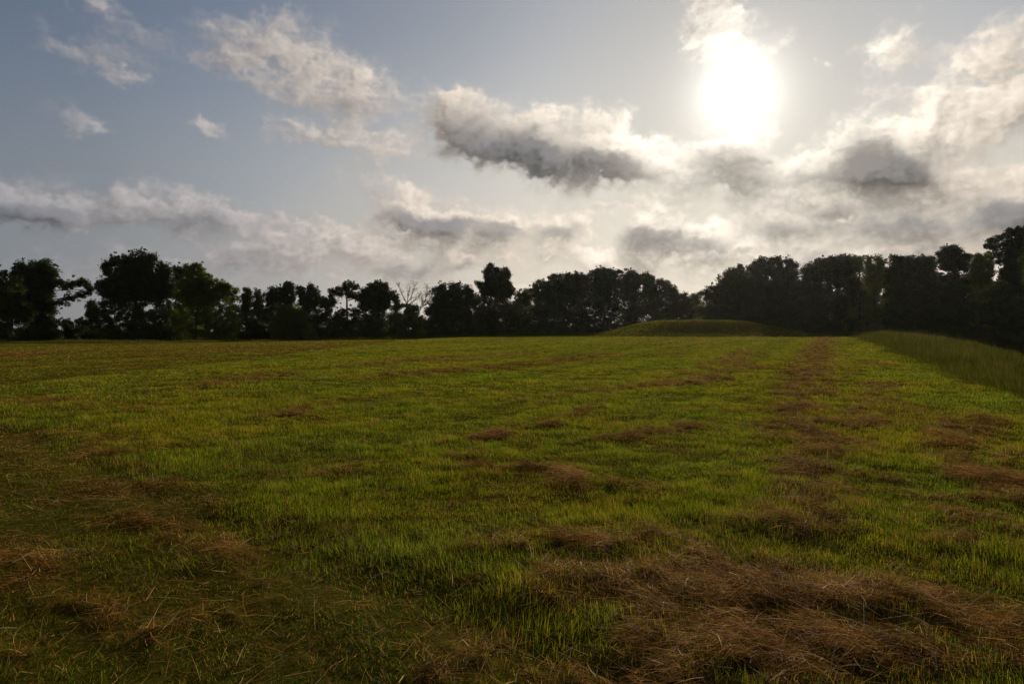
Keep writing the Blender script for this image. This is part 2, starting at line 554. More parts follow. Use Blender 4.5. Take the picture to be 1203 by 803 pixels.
# ------------------------------------------------------------------ trees
def tube(pts, rads, sides=6):
    pts = np.asarray(pts, float); k = len(pts)
    tan = np.gradient(pts, axis=0); tan /= np.linalg.norm(tan, axis=1)[:, None] + 1e-9
    ref = np.array([0.31, 0.87, 0.13])
    u = np.cross(tan, ref); u /= np.linalg.norm(u, axis=1)[:, None] + 1e-9
    v = np.cross(tan, u)
    a = np.arange(sides) * 2 * math.pi / sides
    V = pts[:, None] + np.asarray(rads)[:, None, None] * (np.cos(a)[None, :, None] * u[:, None] + np.sin(a)[None, :, None] * v[:, None])
    F = []
    for i in range(k - 1):
        for j in range(sides):
            F.append((i * sides + j, i * sides + (j + 1) % sides, (i + 1) * sides + (j + 1) % sides, (i + 1) * sides + j))
    return V.reshape(-1, 3), np.array(F)


def tubes_mesh(name, tubes, mat, origin):
    off = 0; VV, FF = [], []
    for t in tubes:
        V, F = tube(*t); VV.append(V); FF.append(F + off); off += len(V)
    F = np.concatenate(FF)
    return mesh_from(name, np.concatenate(VV) - origin, F.ravel(), np.full(len(F), 4), mat, None, True)


def limb_pts(a, b, r, k=5, sag=.12, wig=.06):
    a, b = np.asarray(a, float), np.asarray(b, float)
    L = np.linalg.norm(b - a); t = np.linspace(0, 1, k)[:, None]
    p = a + (b - a) * t
    bow = np.sin(t * math.pi)
    p = p + bow * r.normal(0, wig * L, 3)
    p[:, 2] += (bow[:, 0]) * L * sag
    return p


def leaf_faces(cen, size, r, aspect=.62):
    n = len(cen)
    a = r.normal(size=(n, 3)); a /= np.linalg.norm(a, axis=1)[:, None]
    b = np.cross(a, r.normal(size=(n, 3))); b /= np.linalg.norm(b, axis=1)[:, None] + 1e-9
    s = size[:, None]
    V = np.stack([cen - a * s * .5, cen + b * s * aspect * .5 + a * s * .05, cen + a * s * .5, cen - b * s * aspect * .5 + a * s * .05], 1)
    return V.reshape(-1, 3)


STY = {   # clump radius, leaves per clump, leaf size, clump density, leaf material, flatness
    'oak': (.72, 60, .28, 2.5, M_oak, .9), 'mid': (.66, 52, .27, 2.6, M_mid, .95), 'lite': (.62, 40, .27, 2.5, M_lite, .85),
    'pine': (.62, 64, .24, 2.6, M_pine, .62), 'bush': (.60, 42, .28, 2.4, M_mid, .9), 'darkbush': (.62, 46, .29, 2.4, M_oak, .9),
    'litebush': (.58, 40, .27, 2.5, M_lite, .9), 'thin': (.55, 11, .16, 1.3, M_grey, .9),
}
N_TREE = [0]


def gz_at(x, y):
    return float(ground_z(np.array([x]), np.array([y]))[0])


def make_tree(name, label, cat, sty, Y, tx, lobes, low=None, group=None, trunk_r=.32, dens=1.0):
    """lobes: (px, py, rx px, ry px) as seen from the field; each gets a real place, size and depth at distance Y.
    low: lobes filling the crown down towards the ground"""
    N_TREE[0] += 1
    r = np.random.default_rng(1000 + N_TREE[0])
    rc, nl, ls, cd, mat, flat = STY[sty]
    far = float(np.interp(tx, [250, 430], [1.32, 1.0])); Y *= far; rc *= far; ls *= far
    base = at_depth(tx, HOR, Y); base[2] = gz_at(base[0], base[1]) - .1
    root = bpy.data.objects.new(name, None); C.objects.link(root)
    root.location = base; root['label'] = label; root['category'] = cat; root.empty_display_size = .5
    if group: root['group'] = group
    m_px = Y / FPX
    tub = []
    L3 = []
    lobes = list(lobes); low = list(low or [])
    if low:                     # flesh out the crown between its tufts and its skirt
        lx0, lx1 = min(l[0] - l[2] for l in low), max(l[0] + l[2] for l in low)
        lyt = min(l[1] - l[3] for l in low)
        for (px, py, rx, ry) in list(lobes):
            gap = lyt - py
            if lx0 - 2 < px < lx1 + 2 and gap > 5:
                for q_ in range(int(math.ceil(gap / 10))):
                    f_ = (q_ + .4) / math.ceil(gap / 10)
                    low.append((px * (1 - .25 * f_) + .25 * f_ * tx + r.uniform(-2, 2), py + ry * .5 + gap * f_, rx * r.uniform(.9, 1.3), max(ry, 6)))
    for k, L in enumerate(lobes + low):
        px, py, rx, ry = L
        c = at_depth(px, py, Y)
        rz_ = max(ry, .72 * rx) * m_px
        R3 = np.array([rx * m_px, .5 * (rx + ry) * m_px * r.uniform(.8, 1.1), rz_])
        c[2] -= rz_ - ry * m_px
        c[1] += r.uniform(-.6, .6) * R3[1] if k else 0
        L3.append((c, R3, k >= len(lobes)))
    tops = [l for l in L3 if not l[2]] or L3
    # trunk leans from its foot into the crown's centre
    wt = sum(l[1][0] * l[1][2] for l in tops)
    mid = sum(l[0] * l[1][0] * l[1][2] for l in tops) / wt
    ztop = max(l[0][2] for l in tops)
    crown = np.array([mid[0] * .6 + base[0] * .4, mid[1], mid[2] * .55 + ztop * .45])
    tp = limb_pts(base, crown, r, 9, 0, .02)
    H = max(2.0, crown[2] - base[2]); tr = trunk_r * min(1.3, H / 11)
    tub.append((tp, np.linspace(1, .12, 9) * tr * np.where(np.arange(9) == 0, 1.35, 1), 8))
    cens, tone = [], []
    for c, R3, is_low in L3:
        Rm = float(np.mean(R3))
        n = int(max(6, math.ceil(cd * dens * (Rm / rc) ** 2 * (1.4 if is_low else 1.0) * (1 + .35 * (Rm / rc > 3)))))
        d = r.normal(size=(n, 3)); d /= np.linalg.norm(d, axis=1)[:, None]
        rr = r.uniform(.15, 1, n) ** .45
        inner = np.maximum(R3 - rc * .22, .2)
        cc = c + d * rr[:, None] * inner
        zg = base[2] + .35
        cc[:, 2] = np.maximum(cc[:, 2], zg + r.random(n) * .8)
        if not is_low:
            i0 = int(np.clip(np.searchsorted(tp[:, 2], c[2] - R3[2] * 1.1), 2, 7))
            lp = limb_pts(tp[i0], c - np.array([0, 0, R3[2] * .25]), r, 6, .05, .05)
            lr = tr * .24
            tub.append((lp, np.linspace(1, .35, 6) * lr, 6))
            for q in cc[: 14]:
                j = r.integers(3, 6)
                tub.append((limb_pts(lp[j], q, r, 4, .03, .08), np.array([.32, .25, .16, .06]) * lr, 4))
        kk = np.ones(len(cc))
        if not is_low:          # small outer sprays that break the outline
            m_ = max(3, int(.75 * n)); d = r.normal(size=(m_, 3)); d /= np.linalg.norm(d, axis=1)[:, None]
            cc = np.vstack([cc, c + d * (inner + rc * r.uniform(.2, 1.0, (m_, 1)))]); kk = np.append(kk, np.full(m_, .45))
        for q, k_ in zip(cc, kk):
            m = int(nl * 1.75 * r.uniform(.7, 1.3) * k_ ** 1.6)
            rad = rc * r.uniform(.5, 1.25) * k_
            e = r.normal(size=(m, 3)); e /= np.linalg.norm(e, axis=1)[:, None]
            e = e * (r.random(m) ** .42 * np.where(r.random(m) < .2, r.uniform(1.0, 1.55, m), 1))[:, None] * rad * np.array([1.08, 1.08, flat])
            cens.append(q + e)
            tone.append(np.clip(r.uniform(.15, .85) + r.normal(0, .15, m), 0, 1))
    cens = np.concatenate(cens); tone = np.concatenate(tone)
    gzb = base[2] + .12
    cens[:, 2] = np.maximum(cens[:, 2], gzb)
    size = ls * r.uniform(.6, 1.35, len(cens))
    V = leaf_faces(cens, size, r) - base
    n = len(cens)
    me = mesh_from('crown', V, np.arange(4 * n), np.full(n, 4), mat, {'tone': np.repeat(tone, 4)})
    link('crown', me, root)
    link('trunk', tubes_mesh('trunk', tub, M_bark, base), root)
    return root


def fill_low(x0, x1, ytop, ybot=400, step=None):
    """rows of low lobes from x0..x1, filling from ytop down to the foot"""
    h = (ybot - ytop) / 2.0
    out = []
    w = x1 - x0
    rad = min(h, max(8, w / 2))
    nx = max(1, int(round(w / (rad * 1.5)))); ny = max(1, int(round((ybot - ytop) / (rad * 1.5))))
    for a in range(nx):
        for b in range(ny):
            out.append((x0 + (a + .5) * w / nx, ytop + (b + .5) * (ybot - ytop) / ny, w / nx * .62, (ybot - ytop) / ny * .62))
    return out


T = make_tree
F = fill_low
# ---- left group, from the left edge of the picture
T('oak_tree', 'dark broad crown cut by the left edge of the view', 'tree', 'oak', 128, -12, [(-30, 325, 30, 22), (3, 330, 14, 16), (-8, 350, 24, 20)], F(-50, 14, 355, 402))
T('young_tree', 'yellow green leafy tree in front of the leftmost dark crown', 'tree', 'mid', 122, 14, [(16, 338, 11, 14), (20, 352, 12, 14)], F(2, 34, 355, 402))
T('oak_tree', 'big spreading oak with one long limb reaching right over a gap', 'tree', 'oak', 130, 44,
  [(28, 311, 10, 6), (42, 312, 12, 7), (56, 311, 9, 6), (62, 320, 7, 8), (48, 324, 16, 8), (32, 326, 13, 10), (24, 318, 7, 7), (66, 330, 8, 6), (36, 342, 12, 8), (52, 346, 9, 7), (74, 334, 8, 5), (84, 333, 7, 4), (92, 331, 7, 4.5), (99, 334, 7, 6), (103, 341, 4.5, 5),
   (94, 344, 6, 3), (84, 349, 7, 3), (74, 353, 8, 3), (62, 357, 8, 4), (40, 360, 11, 7)], F(26, 56, 366, 402), trunk_r=.42, dens=1.25)
T('shrub', 'rounded dark shrub at the foot of the spreading oak', 'shrub', 'darkbush', 126, 60, [(58, 376, 6, 7), (62, 384, 9, 12)], F(50, 72, 386, 402))
T('shrub', 'low bush under the sky gap beside the long oak limb', 'shrub', 'darkbush', 132, 80, [(77, 378, 5, 6), (88, 380, 6, 6), (95, 377, 5, 6)], F(68, 102, 382, 402))
T('young_tree', 'slim small tree standing just left of the tallest left oak', 'tree', 'oak', 131, 110, [(109, 358, 5, 4), (114, 362, 4, 5), (107, 367, 5, 5)], F(99, 118, 374, 402), trunk_r=.2)
T('oak_tree', 'tallest dark oak of the left group with a tufted outlying branch', 'tree', 'oak', 126, 160,
  [(127, 309, 4, 4), (124, 314, 2.5, 3), (137, 303, 6, 4.5), (146, 308, 6, 5), (153, 301, 7, 4.5), (167, 299, 9, 5), (178, 302, 5, 4), (160, 308, 12, 6), (176, 311, 8, 7), (190, 312, 7, 5), (198, 317, 4.5, 5), (186, 322, 12, 8),
   (150, 320, 12, 8), (167, 322, 12, 9), (138, 326, 10, 5), (122, 331, 6, 4), (117, 336, 5, 3.5), (130, 336, 12, 7), (124, 345, 6, 7), (148, 340, 22, 14), (178, 340, 20, 14), (198, 334, 8, 8)], F(118, 202, 350, 402), trunk_r=.5)
T('oak_tree', 'small round dark top between the tall oak and the pale tree', 'tree', 'oak', 134, 210, [(210, 316, 5.5, 5), (214, 321, 5, 6), (208, 332, 8, 8)], F(200, 222, 340, 402))
T('maple_tree', 'wide pale green tree sloping down to the right of the tall oak', 'tree', 'lite', 122, 228,
  [(222, 314, 6, 5), (230, 313, 6, 5), (236, 318, 5, 5), (226, 324, 12, 8), (243, 325, 8, 7), (252, 331, 8, 6), (262, 335, 6, 5), (270, 337, 4, 4), (275, 342, 4, 5), (236, 338, 18, 11), (258, 345, 14, 10), (272, 352, 8, 8), (214, 340, 10, 12)],
  F(206, 284, 355, 402), trunk_r=.4, dens=.95)
# ---- centre left
T('young_tree', 'narrow dark tree right beside the pale green tree', 'tree', 'mid', 140, 291, [(290, 342, 4, 5), (293, 348, 5, 6), (288, 355, 6, 7)], F(282, 300, 360, 400))
T('young_tree', 'second narrow pointed tree right of the pale green tree', 'tree', 'mid', 142, 305, [(303, 345, 4, 5), (306, 351, 5, 6), (304, 358, 7, 7)], F(297, 314, 362, 400))
T('oak_tree', 'three topped dark tree with its tallest tuft on the right', 'tree', 'oak', 146, 330,
  [(321, 341, 5, 5), (316, 347, 5, 5), (328, 342, 5, 5), (336, 338, 4.5, 5), (337, 333, 3, 3), (343, 337, 3, 5), (341, 345, 6, 7), (330, 350, 12, 8)], F(312, 348, 356, 400))
T('oak_tree', 'twin headed tree in the middle of the left tree line', 'tree', 'oak', 145, 360,
  [(352, 339, 4, 4), (356, 343, 5, 5), (364, 338, 5, 4), (369, 343, 4.5, 5), (373, 348, 4, 5), (360, 350, 10, 5), (368, 357, 9, 6)], F(348, 378, 360, 400))
T('maple_tree', 'yellow green round tree in front of the twin headed tree', 'tree', 'lite', 132, 338, [(330, 364, 10, 7), (342, 362, 10, 7), (352, 368, 10, 8), (336, 374, 18, 9)], F(318, 366, 376, 400), trunk_r=.25)
T('shrub', 'small round yellowish bush at the grass edge below the twin headed tree', 'shrub', 'litebush', 128, 366, [(364, 391, 7, 4), (371, 394, 5, 4)], [(366, 396, 9, 5)], trunk_r=.1)
T('oak_tree', 'low rounded tree just left of the umbrella shaped oak', 'tree', 'mid', 150, 386, [(380, 352, 5, 4), (387, 353, 5, 4), (393, 357, 5, 5), (386, 360, 9, 6)], F(376, 402, 364, 400))
T('oak_tree', 'umbrella shaped oak with its forked trunk against the sky', 'tree', 'oak', 152, 407,
  [(391, 343, 3.5, 3), (397, 339, 5, 3.5), (405, 335, 5, 3), (412, 334, 5, 3.2), (418, 338, 4, 4), (409, 340, 6, 3), (399, 345, 4, 2.5), (389, 348, 3, 2), (417, 346, 4, 3.5), (421, 350, 3, 4), (411, 347, 3, 3)], None, trunk_r=.45, dens=1.5)
T('oak_tree', 'full crowned oak touching the right of the umbrella shaped oak', 'tree', 'oak', 150, 437,
  [(446, 332, 6, 2.8), (437, 335, 6, 3), (430, 340, 6, 4), (441, 341, 8, 4.5), (452, 336, 5, 3), (453, 344, 7, 5), (460, 346, 5, 3.5), (464, 350, 3, 3), (426, 347, 5, 4), (430, 354, 5, 3), (440, 350, 7, 4), (450, 354, 8, 5), (443, 360, 8, 5)], F(424, 456, 364, 400), trunk_r=.4)
T('shrub', 'dark thicket bush below the umbrella shaped oak', 'shrub', 'darkbush', 146, 405, [(400, 366, 8, 5), (414, 365, 8, 4.5), (423, 366, 6, 5)], F(392, 430, 369, 400))
T('young_tree', 'pale green young tree between the full oak and the bare tree', 'tree', 'mid', 148, 467, [(467, 355, 4, 4), (471, 359, 4, 4), (464, 364, 5, 5)], F(455, 476, 366, 400))


def bare_tree(name, label, Y, base_px, stems, seed, leafy=None):
    r = np.random.default_rng(seed)
    base = at_depth(base_px, HOR, Y); base[2] = gz_at(base[0], base[1]) - .1
    root = bpy.data.objects.new(name, None); C.objects.link(root); root.location = base
    root['label'] = label; root['category'] = 'bare tree'
    trunk, br, tips = [], [], []

    def grow(p, d, L, rad, lev):
        k = 5; pts = [p]
        dd = d.copy()
        for _ in range(k - 1):
            dd = dd + r.normal(0, .10, 3); dd /= np.linalg.norm(dd)
            pts.append(pts[-1] + dd * L / (k - 1))
        br.append((np.array(pts), np.linspace(1, .55, k) * rad, 4))
        if lev == 0:
            tips.append(pts[-1]); return
        for c in range(r.integers(2, 4) if lev > 1 else 3):
            j = r.integers(2, 5)
            nd = dd + r.normal(0, .42, 3) * np.array([1, 1, .6]) + np.array([0, 0, .12]); nd /= np.linalg.norm(nd)
            grow(pts[j], nd, L * r.uniform(.55, .8), max(rad * .58, .016), lev - 1)
    stems = [[(px, py + 4) for px, py in st] for st in stems]
    pts = [at_depth(px, py, Y) for px, py in stems[0]]
    pts = [base] + pts
    trunk.append((np.array(pts), np.linspace(.26, .12, len(pts)), 8))
    for st in stems[1:]:
        q = [at_depth(px, py, Y + r.uniform(-1, 1)) for px, py in st]
        q[0][1] = Y
        br.append((np.array(q), np.linspace(.11, .05, len(q)), 6))
        for i in range(1, len(q)):
            d = q[i] - q[i - 1]; Ls = np.linalg.norm(d); d /= Ls
            for _ in range(5):
                nd = d + r.normal(0, .45, 3) * np.array([1, 1, .5]); nd /= np.linalg.norm(nd)
                grow(q[i - 1] + (q[i] - q[i - 1]) * r.uniform(.3, 1), nd, r.uniform(.5, 1.1), .040, 2)
    link('trunk', tubes_mesh('trunk', trunk, M_deadbark, base), root)
    link('branches', tubes_mesh('branches', br, M_deadbark, base), root)
    if leafy:
        t = np.array(tips); n = leafy
        cen = t[r.integers(0, len(t), n)] + r.normal(0, .25, (n, 3))
        V = leaf_faces(cen, .17 * r.uniform(.6, 1.3, n), r) - base
        link('leaves', mesh_from('leaves', V, np.arange(4 * n), np.full(n, 4), M_grey, {'tone': np.repeat(r.random(n), 4)}), root)


bare_tree('bare_tree', 'leafless pale grey tree spreading thin branches against the sky', 150, 479, [[(480, 375), (479, 360), (478, 352)],
          [(478, 354), (474, 345), (471, 338), (468, 331)], [(478, 352), (480, 342), (481, 334)], [(478, 353), (483, 345), (486, 336), (487, 331)], [(479, 356), (488, 348), (493, 342)]], 11)
bare_tree('bare_tree', 'half dead leaning tree with sparse grey leaves beside the leafless one', 149, 489, [[(490, 375), (491, 364), (495, 357)],
          [(495, 357), (499, 350), (501, 343), (502, 337)], [(494, 358), (497, 350), (495, 344)], [(496, 356), (503, 351), (506, 345)]], 12, 900)
T('shrub', 'dark thicket bush at the foot of the bare tree', 'shrub', 'bush', 146, 480, [(479, 362, 5, 7), (486, 360, 4.5, 6), (484, 370, 10, 7), (494, 376, 6, 5)], F(470, 502, 374, 400))
# ---- centre
T('oak_tree', 'dense round oak right of the two bare trees', 'tree', 'oak', 146, 525,
  [(521, 335, 5, 4), (513, 340, 6, 4), (530, 335, 8, 4), (538, 337, 6, 5), (522, 344, 12, 6), (547, 339, 6, 4), (552, 344, 5, 4), (540, 348, 12, 7), (514, 352, 8, 6), (508, 360, 7, 4), (504, 366, 5, 4), (524, 358, 16, 8), (510, 368, 9, 5)], F(502, 556, 372, 399), trunk_r=.42)
T('young_tree', 'lower leafy tree filling between the round oak and the tall narrow tree', 'tree', 'mid', 148, 556, [(554, 347, 4, 4), (552, 356, 8, 7), (560, 352, 6, 6)], F(546, 570, 360, 399))
T('cottonwood_tree', 'tall narrow ragged tree rising above the middle of the tree line', 'tree', 'oak', 150, 584,
  [(577, 313, 4.5, 3.2), (572, 319, 3, 3), (583, 316, 3.5, 3.5), (594, 317, 5, 3), (589, 321, 4, 3), (596, 323, 3, 3), (573, 326, 3.5, 2.5), (580, 326, 4, 4), (592, 329, 4.5, 3.5), (576, 332, 6, 3), (564, 333, 4, 3), (568, 338, 5, 3),
   (586, 336, 6, 5), (598, 336, 4, 4), (601, 341, 4, 5), (572, 345, 12, 6), (590, 346, 12, 7)], F(562, 606, 352, 398), trunk_r=.42)
T('young_tree', 'low ragged tree between the tall narrow tree and the domed wood', 'tree', 'mid', 151, 615, [(609, 346, 4, 4), (616, 344, 4, 4), (622, 345, 4, 5), (614, 354, 9, 6)], F(604, 628, 360, 398))
G = 'oaks of the domed central wood'
T('oak_tree', 'round tree at the left end of the domed central wood', 'tree', 'oak', 146, 638, [(628, 338, 5, 5), (636, 332, 6, 4), (643, 335, 6, 5), (634, 345, 10, 7), (645, 347, 8, 7)], F(624, 652, 354, 398), G)
T('oak_tree', 'second crown from the left of the domed central wood', 'tree', 'oak', 148, 662, [(652, 326, 7, 5), (662, 324, 7, 4.5), (658, 334, 14, 8), (668, 330, 7, 6)], F(646, 674, 344, 398), G)
T('oak_tree', 'flat topped crown left of the highest part of the central wood', 'tree', 'oak', 147, 682, [(672, 323, 7, 4.5), (682, 323, 7, 4), (691, 324, 6, 4.5), (680, 332, 14, 8)], F(668, 696, 342, 398), G)
T('pine_tree', 'highest crown at the middle of the domed central wood', 'tree', 'pine', 150, 710, [(699, 318, 5, 3), (707, 315, 7, 3), (716, 316, 7, 3), (726, 318, 6, 3), (708, 322, 12, 5), (722, 326, 12, 6), (704, 332, 12, 6)], F(694, 728, 338, 397), G, trunk_r=.4)
T('oak_tree', 'smooth rounded crown just right of the highest crown', 'tree', 'oak', 147, 742, [(738, 320, 7, 4), (746, 322, 6, 4), (740, 329, 12, 7), (752, 328, 5, 6)], F(728, 756, 338, 397), G)
T('oak_tree', 'open crown with a sky hole on the right slope of the central wood', 'tree', 'oak', 148, 768, [(758, 325, 5, 4), (766, 326, 5, 3), (762, 334, 6, 5), (775, 331, 5, 3.5), (783, 334, 5, 3.5), (786, 341, 5, 4), (766, 345, 8, 5), (778, 347, 8, 4)], F(756, 786, 352, 396), G)
T('oak_tree', 'smaller crown falling away at the right end of the central wood', 'tree', 'oak', 149, 790, [(791, 341, 4, 5), (794, 348, 5, 5), (788, 352, 7, 6)], F(780, 802, 356, 396), G)
T('young_tree', 'low dark tree in the dip left of the right hand wood', 'tree', 'oak', 150, 806, [(803, 347, 4, 4), (808, 351, 5, 4), (802, 356, 7, 6)], F(797, 816, 358, 395))
T('young_tree', 'low pale tree in the dip touching the right hand wood', 'tree', 'lite', 149, 820, [(815, 348, 4, 3.5), (822, 346, 4.5, 3.5), (818, 355, 7, 6)], F(811, 832, 358, 394), trunk_r=.2)
# ---- right hand wood
T('oak_tree', 'tree at the left shoulder of the right hand wood', 'tree', 'mid', 144, 842, [(830, 344, 5, 5), (838, 337, 5, 5), (846, 329, 6, 5), (842, 345, 12, 9), (852, 340, 8, 8)], F(828, 862, 352, 395))
T('oak_tree', 'stepped crown behind the left shoulder of the right hand wood', 'tree', 'mid', 143, 864, [(856, 321, 6, 4), (864, 318, 5, 4), (870, 314, 4, 3.5), (862, 328, 12, 7), (874, 322, 6, 6)], F(850, 880, 336, 395))
T('oak_tree', 'dark tufted crown topping the left part of the right hand wood', 'tree', 'oak', 146, 894, [(882, 314, 5, 4), (889, 308, 5, 3.5), (896, 305, 4, 3), (891, 316, 9, 6), (902, 314, 5, 5)], F(878, 906, 326, 392))
T('oak_tree', 'double topped dark crown left of the notch in the right hand wood', 'tree', 'oak', 146, 920, [(906, 307, 5, 4), (913, 304, 5, 4), (926, 306, 6, 4.5), (932, 312, 6, 5), (917, 315, 14, 7), (933, 322, 6, 6)], F(904, 940, 326, 392), trunk_r=.4)
T('maple_tree', 'green crown standing forward below the dark tufted crown', 'tree', 'mid', 136, 880, [(868, 334, 10, 7), (884, 330, 10, 7), (896, 334, 10, 7)], F(862, 906, 342, 396))
T('maple_tree', 'green crown standing forward below the double topped crown', 'tree', 'mid', 137, 922, [(912, 334, 9, 7), (924, 331, 9, 7), (936, 336, 8, 7)], F(904, 944, 342, 396))
T('oak_tree', 'rounded crown just right of the notch in the right hand wood', 'tree', 'mid', 140, 956, [(945, 317, 5, 5), (952, 312, 6, 4), (959, 310, 5, 4), (953, 322, 10, 7), (963, 318, 8, 7)], F(942, 972, 332, 394))
T('oak_tree', 'broad highest dome of the right hand wood', 'tree', 'mid', 138, 985, [(968, 307, 7, 5), (977, 303, 7, 4), (987, 301, 7, 4), (996, 304, 7, 5), (984, 311, 18, 9), (1000, 314, 8, 8)], F(966, 1006, 324, 396), trunk_r=.45)
T('maple_tree', 'thin topped pale crown right of the broad dome', 'tree', 'lite', 137, 1010, [(1005, 303, 4, 3.5), (1011, 305, 5, 4), (1007, 314, 8, 7)], F(996, 1024, 320, 396), trunk_r=.3, dens=.9)
T('maple_tree', 'pale flat topped crown in the middle of the right hand wood', 'tree', 'lite', 134, 1028, [(1021, 304, 5, 4), (1029, 305, 5, 4), (1037, 309, 5, 4), (1028, 314, 11, 7)], F(1018, 1044, 322, 398), dens=.95)
T('oak_tree', 'dark even crown second left of the lone pine', 'tree', 'mid', 131, 1058, [(1049, 304, 6, 4), (1058, 303, 6, 3.5), (1067, 305, 6, 4), (1056, 313, 14, 8)], F(1042, 1074, 322, 400), trunk_r=.4)
T('oak_tree', 'dark even crown directly left of the lone pine', 'tree', 'mid', 129, 1086, [(1077, 304, 6, 4), (1086, 304, 6, 4), (1095, 306, 5, 4), (1086, 313, 13, 8)], F(1072, 1102, 322, 402), trunk_r=.4)
T('pine_tree', 'lone flat topped pine standing out above the right hand wood', 'tree', 'pine', 127, 1118,
  [(1106, 297, 4.5, 2.2), (1112, 291, 5, 2.6), (1119, 290, 5, 2.8), (1126, 294, 5, 2.2), (1133, 298, 5, 1.8), (1137, 301, 4, 1.5), (1115, 297, 5, 2), (1108, 304, 4, 2), (1127, 308, 7, 2.6), (1135, 311, 6, 2.5), (1120, 313, 7, 2.5)], F(1104, 1142, 320, 404), trunk_r=.38)
T('maple_tree', 'airy pale tree with sky showing through left of the big pine', 'tree', 'lite', 118, 1156,
  [(1148, 301, 4, 3), (1145, 308, 5, 4), (1153, 305, 5, 4), (1160, 300, 5, 4), (1150, 316, 6, 5), (1163, 310, 5, 4), (1160, 322, 6, 4), (1148, 327, 8, 6)], F(1140, 1166, 336, 410), dens=.8)
T('pine_tree', 'big tall pine at the right edge of the view', 'tree', 'pine', 110, 1186,
  [(1162, 289, 5, 3.5), (1168, 282, 5, 3.5), (1176, 279, 5, 3.5), (1186, 272, 5, 3), (1193, 269, 6, 3), (1202, 268, 7, 3.5), (1170, 290, 8, 4), (1183, 285, 8, 5), (1196, 280, 9, 5), (1178, 297, 9, 5), (1192, 294, 9, 6), (1206, 290, 9, 8), (1176, 308, 6, 4),
   (1190, 308, 9, 6), (1204, 306, 9, 8), (1182, 318, 6, 4), (1196, 322, 9, 7)], F(1186, 1216, 330, 416), trunk_r=.45)
T('maple_tree', 'leafy green tree in front of the big pine at the right', 'tree', 'mid', 100, 1172, [(1172, 336, 8, 6), (1180, 344, 10, 8), (1164, 344, 8, 7)], F(1154, 1196, 350, 425))
T('oak_tree', 'dark tree standing forward under the lone pine', 'tree', 'mid', 112, 1112, [(1104, 340, 10, 8), (1118, 336, 10, 8), (1130, 342, 10, 8)], F(1094, 1142, 350, 418))
T('oak_tree', 'dark tree standing forward under the two even crowns', 'tree', 'mid', 116, 1062, [(1050, 344, 10, 8), (1064, 340, 10, 8), (1076, 346, 10, 8)], F(1038, 1090, 354, 414))
T('oak_tree', 'tall dark tree cut by the right edge of the view', 'tree', 'mid', 92, 1225, [(1212, 300, 12, 10), (1232, 285, 16, 12), (1218, 322, 14, 12), (1240, 315, 18, 16)], F(1196, 1260, 336, 440))

# ---- deeper wood that closes the gaps between the trees
PATH = [(-120, 180, 6.0), (60, 184, 4.0), (118, 184, 5.0), (200, 184, 10), (300, 184, 9.5), (380, 168, 7), (480, 160, 5), (500, 160, 4.6), (560, 160, 8), (620, 160, 9), (640, 160, 11), (780, 160, 11), (800, 160, 8), (830, 158, 8), (870, 154, 13), (960, 150, 14), (1140, 132, 13.0), (1165, 126, 9.5), (1210, 118, 15), (1300, 100, 15)]
r = np.random.default_rng(77)
cens = []; tn = []
for (xa, Ya, ha), (xb, Yb, hb) in zip(PATH[:-1], PATH[1:]):
    a, b_ = at_depth(xa, HOR, Ya), at_depth(xb, HOR, Yb)
    Lm = np.hypot(*(b_ - a)[:2]); m = int(Lm * (ha + hb) / 2 * (2.7 if xa > 800 else 2.0))
    for _ in range(m):
        t = r.random(); p = a + (b_ - a) * t
        p[1] += r.uniform(-4, 5)
        hgt = (ha + (hb - ha) * t) * (.55 + .6 * fbm(np.array([p[0] * .33]), np.array([3.3]), 2, 9)[0])
        zb = gz_at(p[0], p[1])
        p[2] = zb + r.random() * hgt
        k = 44
        e = r.normal(size=(k, 3)) * .46
        cens.append(p + e); tn.append(np.clip(r.random() + r.normal(0, .12, k), 0, 1))
cens = np.concatenate(cens); tn = np.concatenate(tn)
V = leaf_faces(cens, .42 * r.uniform(.6, 1.3, len(cens)), r)
o = link('woodland_thicket', mesh_from('woodland_thicket', V, np.arange(len(V)), np.full(len(cens), 4), M_oak, {'tone': np.repeat(tn, 4)}))
o['label'] = 'dark thicket of undergrowth and deeper wood behind the tree line'; o['category'] = 'thicket'; o['kind'] = 'stuff'

# ---- rough uncut strip where the field meets the trees
n = 60000
px = r.uniform(-80, 1010, n)
Yc = np.interp(px, [-80, 120, 300, 520, 660, 1010], [118, 117, 124, 138, 141, 132]) + r.normal(0, 1.6, n)
x = (px - 601.5) / FPX * Yc
zb = ground_z(x, Yc)
L = r.uniform(.25, .75, n) * (.5 + .8 * vnoise(x * .3, Yc * .3, 19))
tone = np.clip(.45 + .3 * vnoise(x * .2, Yc * .2, 23) + r.normal(0, .15, n), 0, 1)
part = blades(x, Yc, zb - .02, L, np.full(n, .05), np.abs(r.normal(.3, .2, n)), tone, tone * 0, 3, M_tall, 'm')
o = link('field_margin_grass', join_strips('field_margin_grass', [part], [M_tall]))
o['label'] = 'strip of rough uncut grass between the field and the trees'; o['category'] = 'grass'; o['kind'] = 'stuff'

# ------------------------------------------------------------------ sky
world = bpy.data.worlds.new("World"); sc.world = world; world.use_nodes = True
nt = world.node_tree
SKY = 0.05
bg = nt.nodes['Background']; bg.inputs[1].default_value = SKY
sky = nt.nodes.new('ShaderNodeTexSky'); sky.sky_type = 'NISHITA'; sky.sun_disc = False
sky.sun_elevation = SUN_EL; sky.sun_rotation = SUN_AZ; sky.dust_density = 0.8; sky.air_density = 1.0; sky.ozone_density = 1.5

